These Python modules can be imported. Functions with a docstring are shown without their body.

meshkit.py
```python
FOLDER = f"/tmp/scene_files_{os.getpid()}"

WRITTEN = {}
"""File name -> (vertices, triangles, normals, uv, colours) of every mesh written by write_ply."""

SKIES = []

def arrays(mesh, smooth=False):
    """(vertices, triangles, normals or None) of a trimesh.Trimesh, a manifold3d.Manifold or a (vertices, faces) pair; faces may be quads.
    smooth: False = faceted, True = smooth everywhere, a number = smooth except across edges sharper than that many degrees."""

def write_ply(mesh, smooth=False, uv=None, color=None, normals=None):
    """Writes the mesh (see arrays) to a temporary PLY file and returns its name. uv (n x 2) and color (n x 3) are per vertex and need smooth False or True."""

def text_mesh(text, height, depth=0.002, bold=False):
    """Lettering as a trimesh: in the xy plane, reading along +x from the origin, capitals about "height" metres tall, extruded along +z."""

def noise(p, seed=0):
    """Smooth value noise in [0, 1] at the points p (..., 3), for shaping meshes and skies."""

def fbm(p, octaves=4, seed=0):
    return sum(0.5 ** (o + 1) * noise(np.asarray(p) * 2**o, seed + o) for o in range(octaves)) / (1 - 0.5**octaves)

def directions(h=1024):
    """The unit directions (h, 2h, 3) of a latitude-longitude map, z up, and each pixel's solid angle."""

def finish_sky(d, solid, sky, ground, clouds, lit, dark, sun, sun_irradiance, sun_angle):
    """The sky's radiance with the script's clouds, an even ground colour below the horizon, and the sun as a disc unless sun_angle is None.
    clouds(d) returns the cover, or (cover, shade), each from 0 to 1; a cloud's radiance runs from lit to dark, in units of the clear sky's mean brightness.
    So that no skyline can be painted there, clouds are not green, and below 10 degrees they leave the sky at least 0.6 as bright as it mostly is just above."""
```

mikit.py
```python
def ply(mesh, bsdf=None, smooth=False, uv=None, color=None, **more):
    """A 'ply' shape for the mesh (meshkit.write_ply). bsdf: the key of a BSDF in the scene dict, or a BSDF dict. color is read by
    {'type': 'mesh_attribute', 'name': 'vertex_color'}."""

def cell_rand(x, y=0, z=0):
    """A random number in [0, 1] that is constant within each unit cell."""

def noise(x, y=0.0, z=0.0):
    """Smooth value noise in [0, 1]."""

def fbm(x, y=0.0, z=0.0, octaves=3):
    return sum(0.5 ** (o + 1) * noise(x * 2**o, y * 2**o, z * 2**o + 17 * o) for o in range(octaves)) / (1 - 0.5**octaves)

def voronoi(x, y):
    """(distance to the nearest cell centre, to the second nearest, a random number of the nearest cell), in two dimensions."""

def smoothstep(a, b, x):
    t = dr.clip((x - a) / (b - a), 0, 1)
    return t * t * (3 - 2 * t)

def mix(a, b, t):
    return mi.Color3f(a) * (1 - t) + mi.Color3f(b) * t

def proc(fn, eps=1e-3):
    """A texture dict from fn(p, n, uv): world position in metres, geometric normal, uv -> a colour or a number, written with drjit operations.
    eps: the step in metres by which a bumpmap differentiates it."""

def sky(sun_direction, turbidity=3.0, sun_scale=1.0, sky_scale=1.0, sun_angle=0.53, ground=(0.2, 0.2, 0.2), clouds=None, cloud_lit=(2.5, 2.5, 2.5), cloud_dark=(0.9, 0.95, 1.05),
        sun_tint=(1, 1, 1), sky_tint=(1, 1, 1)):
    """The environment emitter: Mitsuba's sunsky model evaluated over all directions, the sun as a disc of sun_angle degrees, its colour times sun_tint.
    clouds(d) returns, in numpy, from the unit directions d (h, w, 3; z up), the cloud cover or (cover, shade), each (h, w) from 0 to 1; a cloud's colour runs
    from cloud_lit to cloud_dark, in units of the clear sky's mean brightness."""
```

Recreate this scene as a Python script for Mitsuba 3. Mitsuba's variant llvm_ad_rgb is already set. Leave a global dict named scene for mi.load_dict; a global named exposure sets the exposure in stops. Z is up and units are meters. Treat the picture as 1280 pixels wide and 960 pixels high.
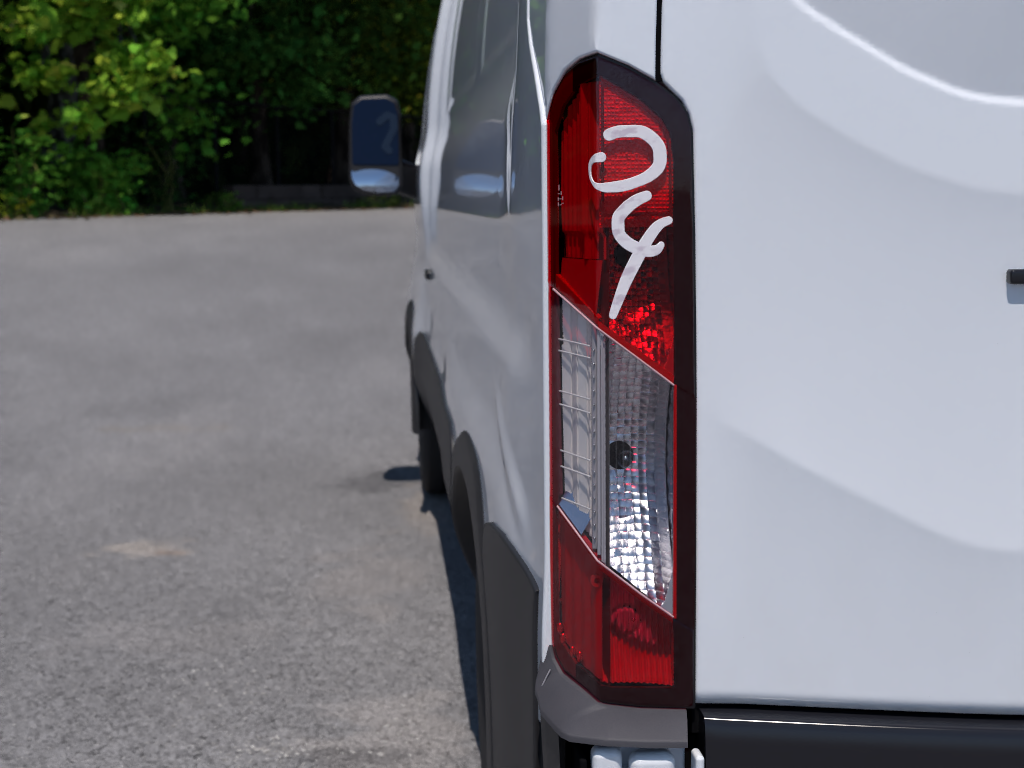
import math
import numpy as np
import trimesh, shapely, shapely.affinity, manifold3d
from shapely.geometry import Polygon, LineString, Point, box
from scipy.spatial import Delaunay
import drjit as dr
import mitsuba as mi
import mikit, meshkit
from mikit import noise, fbm, voronoi, smoothstep, mix, cell_rand

T = mi.ScalarTransform4f
scene, labels = {}, {}
rng = np.random.default_rng(11)

# ------------------------------------------------------------------ camera, sky, exposure
HEAD, PITCH, ROLL = math.atan(.089 * math.cos(math.radians(7.22))), math.radians(7.22), math.radians(0.6)
fwd = np.array([math.sin(HEAD) * math.cos(PITCH), math.cos(HEAD) * math.cos(PITCH), -math.sin(PITCH)])
r0 = np.array([math.cos(HEAD), -math.sin(HEAD), 0.0])
u0 = np.cross(r0, fwd)
right = r0 * math.cos(ROLL) - u0 * math.sin(ROLL)
upv = np.cross(right, fwd)
scene['camera'] = {'type': 'thinlens', 'fov': math.degrees(2 * math.atan(640 / 1910)), 'fov_axis': 'x',
                   'aperture_radius': 0.0029, 'focus_distance': 1.63, 'near_clip': 0.05, 'far_clip': 2000.0,
                   'to_world': T().look_at(origin=[0, 0, 1.2], target=(np.array([0, 0, 1.2]) + fwd).tolist(), up=upv.tolist())}
scene['sky'] = mikit.sky([-0.075, -0.44, 0.90], turbidity=3, sun_tint=(0.89, 0.965, 1.15))
exposure = 1.45

# ------------------------------------------------------------------ materials
def rgb(*c):
    return {'type': 'rgb', 'value': list(c)}

def bs(key, d, two=True):
    scene[key] = {'type': 'twosided', 'bsdf': d} if two else d
    return key

def white_fn(p, n, uv):
    film = fbm(p.x * 5, p.y * 5, p.z * 2.2, octaves=4)
    low = smoothstep(.95, .60, p.z) * fbm(p.x * 22, p.y * 22, p.z * 9, octaves=3)
    c = mix((.705, .745, .80), (.75, .785, .835), film)
    c = mix(c, (.58, .575, .56), low * .26)
    return c
WHITE = bs('mat_white', {'type': 'plastic', 'diffuse_reflectance': mikit.proc(white_fn), 'int_ior': 1.5, 'nonlinear': False})

def clad_fn(p, n, uv):
    g = noise(p.x * 900, p.y * 900, p.z * 900) * .35 + fbm(p.x * 6, p.y * 6, p.z * 6) * .5
    return mix((.011, .011, .013), (.026, .026, .030), g)
CLAD = bs('mat_cladding', {'type': 'principled', 'base_color': mikit.proc(clad_fn), 'roughness': .5, 'specular': .45})
BUMP = bs('mat_bumper', {'type': 'principled', 'base_color': mikit.proc(lambda p, n, uv: mix((.050, .049, .058), (.076, .075, .086), fbm(p.x * 14, p.y * 14, p.z * 30) * .6 + noise(p.x * 1200, p.y * 1200, p.z * 1200) * .4)), 'roughness': .6, 'specular': .3})
BLACK = bs('mat_black', {'type': 'roughplastic', 'diffuse_reflectance': rgb(.006, .006, .008), 'alpha': .15})
GLOSSBLACK = bs('mat_gloss_black', {'type': 'roughplastic', 'diffuse_reflectance': rgb(.012, .012, .016), 'alpha': .05})
VOID = bs('mat_dark_void', {'type': 'diffuse', 'reflectance': rgb(.006, .006, .007)})
RUBBER = bs('mat_rubber', {'type': 'principled', 'base_color': rgb(.014, .014, .016), 'roughness': .75})
STEEL = bs('mat_wheel_steel', {'type': 'principled', 'base_color': rgb(.05, .05, .055), 'roughness': .45, 'metallic': .3})
TINT = bs('mat_dark_glass', {'type': 'plastic', 'diffuse_reflectance': rgb(.012, .014, .018), 'int_ior': 1.5})
REFLMARK = bs('mat_reflection_mark', {'type': 'diffuse', 'reflectance': rgb(.020, .034, .062)})  # colour of the reflection drawn on the mirror glass
NAVY = bs('mat_mirror_dark_reflection', {'type': 'plastic', 'diffuse_reflectance': rgb(.006, .014, .038), 'int_ior': 1.15})  # navy colour stands for a dark reflection in the main glass
MIRR = bs('mat_mirror', {'type': 'conductor', 'material': 'Al', 'specular_reflectance': rgb(.55, .62, .72)})
CHROME = bs('mat_chrome', {'type': 'roughconductor', 'material': 'Al', 'alpha': .155, 'specular_reflectance': rgb(.93, .93, .95)})
CHROMEDULL = bs('mat_chrome_dull', {'type': 'roughconductor', 'material': 'Al', 'alpha': .22, 'specular_reflectance': rgb(.62, .60, .60)})
REDLENS = bs('mat_red_lens', {'type': 'thindielectric', 'int_ior': 1.5, 'specular_transmittance': rgb(.95, .020, .075), 'specular_reflectance': rgb(.45, .45, .5)}, False)
CLEARLENS = bs('mat_clear_lens', {'type': 'thindielectric', 'int_ior': 1.5, 'specular_transmittance': rgb(.95, .95, .97), 'specular_reflectance': rgb(.6, .6, .65)}, False)
GLASS = bs('mat_glass', {'type': 'thindielectric', 'int_ior': 1.5}, False)
REDSOLID = bs('mat_red_solid', {'type': 'plastic', 'diffuse_reflectance': rgb(.40, .010, .022), 'int_ior': 1.5})
PINKEDGE = bs('mat_weld_line', {'type': 'plastic', 'diffuse_reflectance': rgb(.50, .30, .32), 'int_ior': 1.5})
MAROON = bs('mat_maroon', {'type': 'plastic', 'diffuse_reflectance': rgb(.012, .002, .005), 'int_ior': 1.2})
MAROON2 = bs('mat_maroon_light', {'type': 'plastic', 'diffuse_reflectance': rgb(.11, .010, .020), 'int_ior': 1.3})
PALE = bs('mat_pale_plastic', {'type': 'roughplastic', 'diffuse_reflectance': rgb(.84, .82, .80), 'alpha': .08})
SATIN = bs('mat_satin', {'type': 'roughplastic', 'diffuse_reflectance': rgb(.88, .83, .79), 'alpha': .12})
GREYIN = bs('mat_grey_inside', {'type': 'roughplastic', 'diffuse_reflectance': rgb(.42, .40, .42), 'alpha': .12})
DARKIN = bs('mat_dark_inside', {'type': 'roughplastic', 'diffuse_reflectance': rgb(.12, .11, .12), 'alpha': .12})

def reflex_fn(p, n, uv):
    g = fbm(p.x * 60, p.y * 60, p.z * 60)
    c = noise(p.x * 420, p.y * 60, p.z * 420)
    return mix((.34, .33, .34), (.90, .86, .88), g * .6 + c * .5)
REFLEX = bs('mat_reflex', {'type': 'roughplastic', 'diffuse_reflectance': mikit.proc(reflex_fn), 'alpha': .1})

def paint_fn(p, n, uv):
    g = fbm(p.x * 70 + p.z * 40, p.y * 60, p.z * 110 - p.x * 40)
    return mix((.70, .62, .70), (.92, .89, .93), smoothstep(.22, .48, g))
PAINT = bs('mat_marker_paint', {'type': 'roughplastic', 'diffuse_reflectance': mikit.proc(paint_fn), 'alpha': .3})

STAINS = [(-.79, 5.20, .20, .16, (.38, .34, .30), .50), (-.72, 5.13, .06, .05, (.20, .15, .12), .60), (.00, 6.30, .20, .28, (.06, .06, .065), .45),
          (-1.12, 7.6, .38, .09, (.20, .17, .13), .35), (.02, 3.25, .22, .35, (.33, .31, .30), .4),
          (-.05, 4.7, .22, .5, (.28, .26, .25), .35), (-.62, 4.1, .35, .2, (.26, .25, .25), .3), (-.10, 3.16, .16, .07, (.07, .07, .075), .5), (.16, 5.75, .12, .5, (.30, .26, .22), .35)]

def asphalt_fn(p, n, uv):
    x, y = p.x, p.y
    big = fbm(x * .35 + 3, y * .22, octaves=3)
    mid = fbm(x * 2.3, y * 1.6 + 9, octaves=3)
    fine = noise(x * 45, y * 45)
    d1, d2, r = voronoi(x * 165, y * 165)
    d3, d4, r2 = voronoi(x * 90 + 5, y * 90)
    base = .168 + .018 * (big - .5) * 2 + .024 * (mid - .5) * 2
    base = base * (.50 + .85 * r + .30 * (fine - .5))
    col = mix((0, 0, 0), (.985, .985, 1.02), base * 1.32)
    bright = smoothstep(.90, .97, r2) * smoothstep(.42, .2, d3)
    col = mix(col, (.42, .41, .40), bright * .75)
    pit = smoothstep(.10, .03, r2) * smoothstep(.5, .3, d3)
    col = mix(col, (.025, .025, .027), pit * .8)
    warp = (fbm(x * 9, y * 9, octaves=4) - .5) * 1.7
    for cx, cy, rx, ry, c, k in STAINS:
        q = dr.sqrt(dr.square((x - cx) / rx) + dr.square((y - cy) / ry)) + warp
        col = mix(col, mi.Color3f(c) * (.55 + .9 * r), smoothstep(1.0, .35, q) * k)
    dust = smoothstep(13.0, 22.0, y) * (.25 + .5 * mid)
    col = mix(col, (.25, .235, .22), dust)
    dirt = smoothstep(.52, .78, fbm(x * 1.1 + 40, y * .8, octaves=4)) * .20
    oil = smoothstep(.60, .80, fbm(x * .8 - 20, y * .6 + 5, octaves=4)) * .16
    col = mix(col, mi.Color3f(.34, .33, .33) * (.45 + r), dirt)
    return mix(col, mi.Color3f(.11, .11, .115) * (.45 + r), oil)

def asphalt_h(p, n, uv):
    d1, d2, r = voronoi(p.x * 130, p.y * 130)
    return smoothstep(.75, .1, d1) * (.4 + .6 * r) + .5 * noise(p.x * 30, p.y * 30)
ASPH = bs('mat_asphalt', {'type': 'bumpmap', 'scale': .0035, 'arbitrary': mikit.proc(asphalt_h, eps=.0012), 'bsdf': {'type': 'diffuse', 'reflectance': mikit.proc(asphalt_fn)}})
SOIL = bs('mat_soil', {'type': 'diffuse', 'reflectance': mikit.proc(lambda p, n, uv: mix((.03, .024, .016), (.12, .095, .065), fbm(p.x * 4, p.y * 4, p.z * 4, octaves=4)))})
STONE = bs('mat_stone', {'type': 'diffuse', 'reflectance': mikit.proc(lambda p, n, uv: mix((.20, .195, .19), (.55, .54, .53), noise(p.x * 90, p.y * 90)))})
BARK = bs('mat_bark', {'type': 'diffuse', 'reflectance': mikit.proc(lambda p, n, uv: mix((.018, .017, .016), (.12, .115, .105), smoothstep(.35, .7, fbm(p.x * 16, p.y * 16, p.z * 11, octaves=4))))})
BARK2 = bs('mat_bark_brown', {'type': 'diffuse', 'reflectance': mikit.proc(lambda p, n, uv: mix((.02, .014, .011), (.11, .08, .06), smoothstep(.3, .75, fbm(p.x * 9, p.y * 9, p.z * 3, octaves=4))))})
STEM = bs('mat_stem', {'type': 'diffuse', 'reflectance': rgb(.16, .17, .05)})
FENCEM = bs('mat_fence', {'type': 'diffuse', 'reflectance': rgb(.018, .017, .018)})
CONC = bs('mat_wall', {'type': 'diffuse', 'reflectance': mikit.proc(lambda p, n, uv: mix((.04, .03, .026), (.12, .09, .075), fbm(p.x * 3, p.y * 3, p.z * 4, octaves=4)))})
LEAF = bs('mat_leaf', {'type': 'principledthin', 'base_color': {'type': 'mesh_attribute', 'name': 'vertex_color'}, 'roughness': .45, 'spec_trans': 0.0, 'diff_trans': .75, 'eta': 1.4}, False)

# ------------------------------------------------------------------ mesh helpers
def add(key, mesh, mat, smooth=False, label=None, **more):
    scene[key] = mikit.ply(mesh, mat, smooth=smooth, **more)
    if label:
        labels[key] = {'label': label}
    return key

def cat(*ms):
    return trimesh.util.concatenate([m if isinstance(m, trimesh.Trimesh) else trimesh.Trimesh(m[0], m[1], process=False) for m in ms])

def man(m):
    q = m.to_mesh()
    return trimesh.Trimesh(q.vert_properties[:, :3], q.tri_verts, process=False)

def rbox(cx, cy, cz, sx, sy, sz, r=.005, seg=12):
    s = manifold3d.Manifold.sphere(r, seg)
    return man(manifold3d.Manifold.batch_hull([s.translate([cx + a * (sx / 2 - r), cy + b * (sy / 2 - r), cz + c * (sz / 2 - r)]) for a in (-1, 1) for b in (-1, 1) for c in (-1, 1)]))

def tube(pts, rad, sides=8):
    pts = np.asarray(pts, float)
    rad = np.broadcast_to(np.asarray(rad, float), (len(pts),))
    t = np.gradient(pts, axis=0)
    t /= np.linalg.norm(t, axis=1, keepdims=True) + 1e-12
    ref = np.array([0, 0, 1.0]) if np.abs(t[:, 2]).mean() < .8 else np.array([1.0, 0, 0])
    a = np.cross(t, ref); a /= np.linalg.norm(a, axis=1, keepdims=True)
    b = np.cross(t, a)
    ang = np.arange(sides) * 2 * np.pi / sides
    v = (pts[:, None] + rad[:, None, None] * (np.cos(ang)[None, :, None] * a[:, None] + np.sin(ang)[None, :, None] * b[:, None])).reshape(-1, 3)
    f = []
    n = len(pts)
    for i in range(n - 1):
        for j in range(sides):
            k = (j + 1) % sides
            f += [[i * sides + j, i * sides + k, (i + 1) * sides + k], [i * sides + j, (i + 1) * sides + k, (i + 1) * sides + j]]
    v = np.vstack([v, pts[0], pts[-1]])
    for j in range(sides):
        k = (j + 1) % sides
        f += [[n * sides, k, j], [n * sides + 1, (n - 1) * sides + j, (n - 1) * sides + k]]
    return trimesh.Trimesh(v, f, process=False)

def resample(ring, step):
    c = np.asarray(ring.coords)
    out = []
    for p, q in zip(c[:-1], c[1:]):
        n = max(1, int(math.ceil(np.linalg.norm(q - p) / step)))
        out += [p + (q - p) * k / n for k in range(n)]
    return np.array(out)

def round_poly(pts, r):
    p = Polygon(pts)
    return p.buffer(-r, join_style=1).buffer(2 * r, join_style=1, quad_segs=6).buffer(-r, join_style=1, quad_segs=6)

def patch(poly, res, fn, rim=0.0, skirt=0.0, bres=None, res_v=None):
    """Sheet over the polygon (u, v): fn(u, v, d) -> points, d the offset along the normal. rim: radius of the rounded edge; skirt: how far the edge returns inwards."""
    bres = bres or res
    res_v = res_v or res
    loops, pts, offs = [], [], []
    for ring in [poly.exterior, *poly.interiors]:
        loops.append(resample(ring, bres))
    pts = list(loops); offs = [np.full(len(l), -rim) for l in loops]
    if rim > 0:
        for f_ in (.08, .3, .65, 1.0):
            q = poly.buffer(-rim * f_)
            for g in getattr(q, 'geoms', [q]):
                for ring in [g.exterior, *g.interiors]:
                    l = resample(ring, bres)
                    pts.append(l); offs.append(np.full(len(l), -rim * (1 - math.sqrt(max(0, 1 - (1 - f_) ** 2)))))
    inner = poly.buffer(-(rim + .45 * res))
    x0, y0, x1, y1 = poly.bounds
    gx, gy = np.meshgrid(np.arange(x0 + res * .37, x1, res), np.arange(y0 + res_v * .37, y1, res_v))
    g = np.c_[gx.ravel(), gy.ravel()]
    if not inner.is_empty:
        shapely.prepare(inner)
        g = g[shapely.contains_xy(inner, g[:, 0], g[:, 1])]
        pts.append(g); offs.append(np.zeros(len(g)))
    P = np.vstack(pts); D = np.concatenate(offs)
    tri = Delaunay(P).simplices
    c = P[tri].mean(1)
    shapely.prepare(poly)
    a = P[tri]
    e1, e2 = a[:, 1] - a[:, 0], a[:, 2] - a[:, 0]
    area = np.abs(e1[:, 0] * e2[:, 1] - e1[:, 1] * e2[:, 0])
    tri = tri[shapely.contains_xy(poly, c[:, 0], c[:, 1]) & (area > 1e-12)]
    V = fn(P[:, 0], P[:, 1], D)
    F = [tri]
    if skirt > 0:
        at, base, W = 0, len(P), []
        for l in loops:
            n = len(l)
            W.append(fn(l[:, 0], l[:, 1], np.full(n, -rim - skirt)))
            i = np.arange(n); j = (i + 1) % n
            F += [np.c_[at + i, at + j, base + j], np.c_[at + i, base + j, base + i]]
            at += n; base += n
        V = np.vstack([V, *W])
    return trimesh.Trimesh(V, np.vstack(F), process=False)

def sstep(a, b, x):
    t = np.clip((x - a) / (b - a), 0, 1)
    return t * t * (3 - 2 * t)

XC = 1.2                                             # the van's centre line
def mirrored(m):
    v = np.array(m.vertices); v[:, 0] = 2 * XC - v[:, 0]
    return trimesh.Trimesh(v, np.array(m.faces)[:, ::-1], process=False)

def gridmesh(gx, gy, gz):
    h, w = gx.shape
    i = (np.arange(h - 1)[:, None] * w + np.arange(w - 1)[None]).ravel()
    return trimesh.Trimesh(np.c_[gx.ravel(), gy.ravel(), gz.ravel()], np.vstack([np.c_[i, i + 1, i + w + 1], np.c_[i, i + w + 1, i + w]]), process=False)
def loft(rows, closed=False):
    V = np.array(rows); h, w, _ = V.shape
    return gridmesh(V[..., 0], V[..., 1], V[..., 2])

# ------------------------------------------------------------------ ground
def ground_h(x, y):
    t = np.clip((y - 6.5) / 11.3, 0, 1)
    return .92 * (t * .35 + .65 * t * t * (3 - 2 * t)) - .0 * x

xs = np.unique(np.concatenate([np.linspace(-300, -16, 24), np.linspace(-16, 16, 65), np.linspace(16, 300, 24)]))
ys = np.unique(np.concatenate([np.linspace(-300, -12, 24), np.linspace(-12, 6, 19), np.linspace(6, 20, 85), np.linspace(20, 44, 25), np.linspace(44, 400, 30)]))
gx, gy = np.meshgrid(xs, ys)
gz = ground_h(gx, gy)
add('asphalt_lot', gridmesh(gx, gy, gz), ASPH, True)
labels['asphalt_lot'] = {'label': 'worn grey asphalt lot with pale stains and grit, rising slightly to the trees', 'kind': 'structure'}

# verge: soil that begins along the lot's edge
E0, E1 = np.array([-4.55, 17.9]), np.array([.75, 26.8])
ed = (E1 - E0) / np.linalg.norm(E1 - E0)
en = np.array([-ed[1], ed[0]])                       # away from the lot
def verge(a, b):                                     # a metres along the edge, b metres beyond it
    return E0 + ed * a + en * b
aa, bb = np.meshgrid(np.linspace(-40, 60, 200), np.concatenate([[0, .15, .4], np.linspace(.8, 20, 26), [40, 90]]))
vx = E0[0] + ed[0] * aa + en[0] * bb + (meshkit.fbm(np.stack([aa * .9, bb * 0, aa * 0], -1)) - .5) * .8 * (bb < .2)
vy = E0[1] + ed[1] * aa + en[1] * bb + (meshkit.fbm(np.stack([aa * .9 + 50, bb * 0, aa * 0], -1)) - .5) * .8 * (bb < .2)
vz = .925 + np.minimum(bb, 1.5) * .05 + (meshkit.fbm(np.stack([vx * .8, vy * .8, vx * 0], -1)) - .4) * .22 * np.minimum(bb, 1)
vz = np.where(bb == 0, .88, vz)
add('soil_verge', gridmesh(vx, vy, vz), SOIL, True)
labels['soil_verge'] = {'label': 'dark leaf strewn soil beyond the edge of the asphalt lot', 'kind': 'structure'}

# loose grit on the lot
def grit(n, fx, smin, smax):
    vs, fs = [], []
    base = trimesh.creation.icosphere(subdivisions=1)
    for k in range(n):
        x, y = fx()
        s = smin + (smax - smin) * rng.random() ** 3
        v = base.vertices * (1 + .5 * (rng.random((len(base.vertices), 1)) - .5)) * s * np.array([1, .8 + .5 * rng.random(), .55])
        a = rng.random() * 6.28
        v = v @ np.array([[math.cos(a), -math.sin(a), 0], [math.sin(a), math.cos(a), 0], [0, 0, 1]])
        vs.append(v + [x, y, ground_h(x, y) + s * .2]); fs.append(base.faces + len(base.vertices) * k)
    return trimesh.Trimesh(np.vstack(vs), np.vstack(fs), process=False)
def near_patch():
    k = rng.integers(0, 4)
    c = [(-.19, 3.20, .10, .035), (-.26, 3.26, .05, .05), (.02, 3.3, .06, .12), (-.40, 3.65, .06, .12)][k]
    return c[0] + rng.normal() * c[2], c[1] + rng.normal() * c[3]
def wide():
    y = 2.6 + 6 * rng.random() ** 1.6
    return -.26 * y + rng.random() * (.26 * y + .12), y
add('loose_grit', cat(grit(420, near_patch, .0012, .006), grit(700, wide, .001, .0042)), STONE)
labels['loose_grit'] = {'label': 'pale stone grit scattered over the asphalt lot', 'kind': 'stuff'}

# ------------------------------------------------------------------ van: plan of the rear left corner
PA, PC, PB, PA2 = np.array([.190, 1.690]), np.array([.232, 1.600]), np.array([.345, 1.598]), np.array([.1835, 1.98])
LCA, LCB = np.linalg.norm(PA - PC), np.linalg.norm(PB - PC)
_s = np.arange(-.42, .1201, .0005)
def _raw(s):
    out = np.empty((len(s), 2))
    m = s >= 0
    out[m] = PC + (PB - PC) * (s[m] / LCB)[:, None]
    m = (s < 0) & (s >= -LCA)
    out[m] = PC + (PA - PC) * (-s[m] / LCA)[:, None]
    m = s < -LCA
    out[m] = PA + (PA2 - PA) / np.linalg.norm(PA2 - PA) * (-s[m] - LCA)[:, None]
    return out
_b = _raw(_s)
_k = np.hanning(17); _k /= _k.sum()
_pad = np.pad(_b, ((8, 8), (0, 0)), mode='edge')
_sm = np.stack([np.convolve(_pad[:, i], _k, 'valid') for i in (0, 1)], 1)
_sm[:8], _sm[-8:] = _b[:8], _b[-8:]
_t = np.gradient(_sm, axis=0); _t /= np.linalg.norm(_t, axis=1, keepdims=True)
_n = np.stack([_t[:, 1], -_t[:, 0]], 1)              # outwards (to the rear and left)
def tumble(z):
    return .20 * np.maximum(0, z - 1.3) ** 2
def corner(s, z, d=0.0):
    s, z = np.asarray(s, float), np.asarray(z, float)
    x, y = np.interp(s, _s, _sm[:, 0]), np.interp(s, _s, _sm[:, 1])
    nx, ny = np.interp(s, _s, _n[:, 0]), np.interp(s, _s, _n[:, 1])
    return np.stack([x + nx * d + tumble(z), y + ny * d, z + 0 * x], -1)

# ------------------------------------------------------------------ van: side panel
WR, WF, WZ = 2.60, 6.05, .345                        # axles
def arch_line(yc, ry, rz_, a, p=2.5):
    c, s_ = np.cos(a), np.sin(a)
    return yc + ry * np.sign(c) * np.abs(c) ** (2 / p), WZ + rz_ * np.sign(s_) * np.abs(s_) ** (2 / p)
def side_x(y, z):
    x = .1715 + .0130 * (1 - sstep(1.69, 2.1, y))
    inner = sstep(1.95, 2.4, y)
    x = x + tumble(z) + .020 * sstep(1.27, 1.43, z) * inner
    x = x - .010 * (1 - sstep(.765, .865, z + .03 * sstep(2.4, 1.7, y))) * sstep(1.70, 1.95, y) * (1 - sstep(3.4, 4.0, y))     # shoulder over the rear arch
    x = x - .034 * (1 - sstep(.66, 1.02, z)) * sstep(5.2, 5.6, y) * (1 - sstep(6.7, 7.1, y))        # front wing
    x = x - .004 * (1 - sstep(.67, .80, z))
    a = np.clip((1.150 - z) / .20, 0, 1)                                                           # scallop along the flank
    ye = 1.70 + .10 * (2 * a - 1) ** 2
    x = x + .0150 * 1.25 * a * (1 - sstep(.55, 1.0, a)) * sstep(ye, ye + .30, y) * (1 - sstep(5.0, 5.5, y))
    for y0, y1 in ((2.40, 3.22), (3.42, 4.72)):                                                    # blanked window panels
        q = np.minimum(np.minimum(sstep(y0, y0 + .03, y), 1 - sstep(y1 - .03, y1, y)), sstep(1.43, 1.47, z) * (1 - sstep(2.0, 2.05, z)))
        x = x + .0032 * q
    fold = np.clip(1 - np.abs((z - .805) - (y - 1.90) * .25) / .028, 0, 1)                          # small crease behind the arch
    x = x - .0045 * fold * sstep(1.80, 1.90, y) * (1 - sstep(2.15, 2.35, y))
    x = x - .036 * sstep(5.30, 5.36, y) * sstep(.90, 1.25, z) * (1 - sstep(6.3, 6.6, y))             # front door frame stands proud
    x = x + .055 * (np.clip(z, .70, 1.36) - .80) * sstep(1.69, 2.40, y)                              # the flank leans in slightly
    x = x + 1.1 * sstep(6.5, 7.25, y) ** 2 * .16
    return x
def side_fn(y, z, d):
    return np.stack([side_x(y, z) - d, y - np.minimum(0, d) * 0, z], -1)

def ztop(y):
    return np.interp(y, [1.6, 1.9, 5.05, 6.25, 7.0, 7.2], [2.12, 2.15, 2.15, 1.26, 1.02, .90])
seam = [(1.690, .74), (1.690, 1.272), (1.705, 1.290), (1.76, 1.333), (1.82, 1.372), (1.855, 1.405), (1.865, 1.45), (1.865, 2.13)]
top = [(y, float(ztop(y)) - .004) for y in np.linspace(1.9, 7.19, 24)]
low = [(7.19, .42), (6.6, .42)] + list(zip(*arch_line(WF, .50, .40, np.linspace(.03, math.pi - .03, 40)))) + [(5.45, .42), (3.2, .42)] + \
      list(zip(*arch_line(WR, .52, .40, np.linspace(.03, math.pi - .03, 40)))) + [(2.0, .42), (1.69, .60)]
side_poly = Polygon(seam + top + low).buffer(0)
door_win = round_poly([(5.42, 1.30), (5.42, 1.92), (5.58, 1.74), (6.10, 1.36), (6.08, 1.30)], .03)
side_poly = side_poly.difference(door_win)

def tuck(z):
    return .07 * np.clip((.56 - z) / .2, 0, 1) ** 1.5
def side_patch_fn(y, z, d):
    return np.stack([side_x(y, z) - d + tuck(z) * sstep(2.6, 2.9, y), y, z], -1)

side_mesh = patch(side_poly, .014, side_patch_fn, rim=.0045, skirt=.014, bres=.002, res_v=.008)
add('cargo_van__side_panel', side_mesh, WHITE, True)
add('cargo_van__side_panel_001', mirrored(side_mesh), WHITE, 40)
win = patch(door_win.buffer(.02), .03, lambda y, z, d: np.stack([side_x(y, z) + .008 - d, y, z], -1), skirt=.004)
add('cargo_van__side_window', win, TINT, True, label='dark glass of the front door')
add('cargo_van__side_window_001', mirrored(win), TINT, True, label='dark glass of the front door')

# roof, windscreen, bonnet, nose and floor close the body
def strip(ya, yb, n, inset=0.0, dz=0.0, nx=25):
    yy = np.linspace(ya, yb, n)
    V = []
    for y in yy:
        z = float(ztop(y)); xl = float(side_x(np.array(y), np.array(z - .004))) + .003
        t = np.linspace(0, 1, nx)
        x = xl + (2 * XC - 2 * xl) * t
        V.append(np.c_[x, np.full(nx, y), z - .012 + .10 * (1 - (2 * t - 1) ** 4) * (1 if y < 6.3 else .5) + dz])
    V = np.array(V).reshape(n, nx, 3)
    return gridmesh(V[..., 0], V[..., 1], V[..., 2])
add('cargo_van__roof', strip(1.60, 5.10, 30), WHITE, True)
add('cargo_van__windscreen', strip(5.10, 6.22, 16), TINT, True, label='dark sloping windscreen')
add('cargo_van__bonnet', strip(6.22, 7.19, 12), WHITE, True)
add('cargo_van__nose', rbox(XC, 7.12, .66, 1.80, .16, .62, .05), BLACK, 40)
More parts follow.
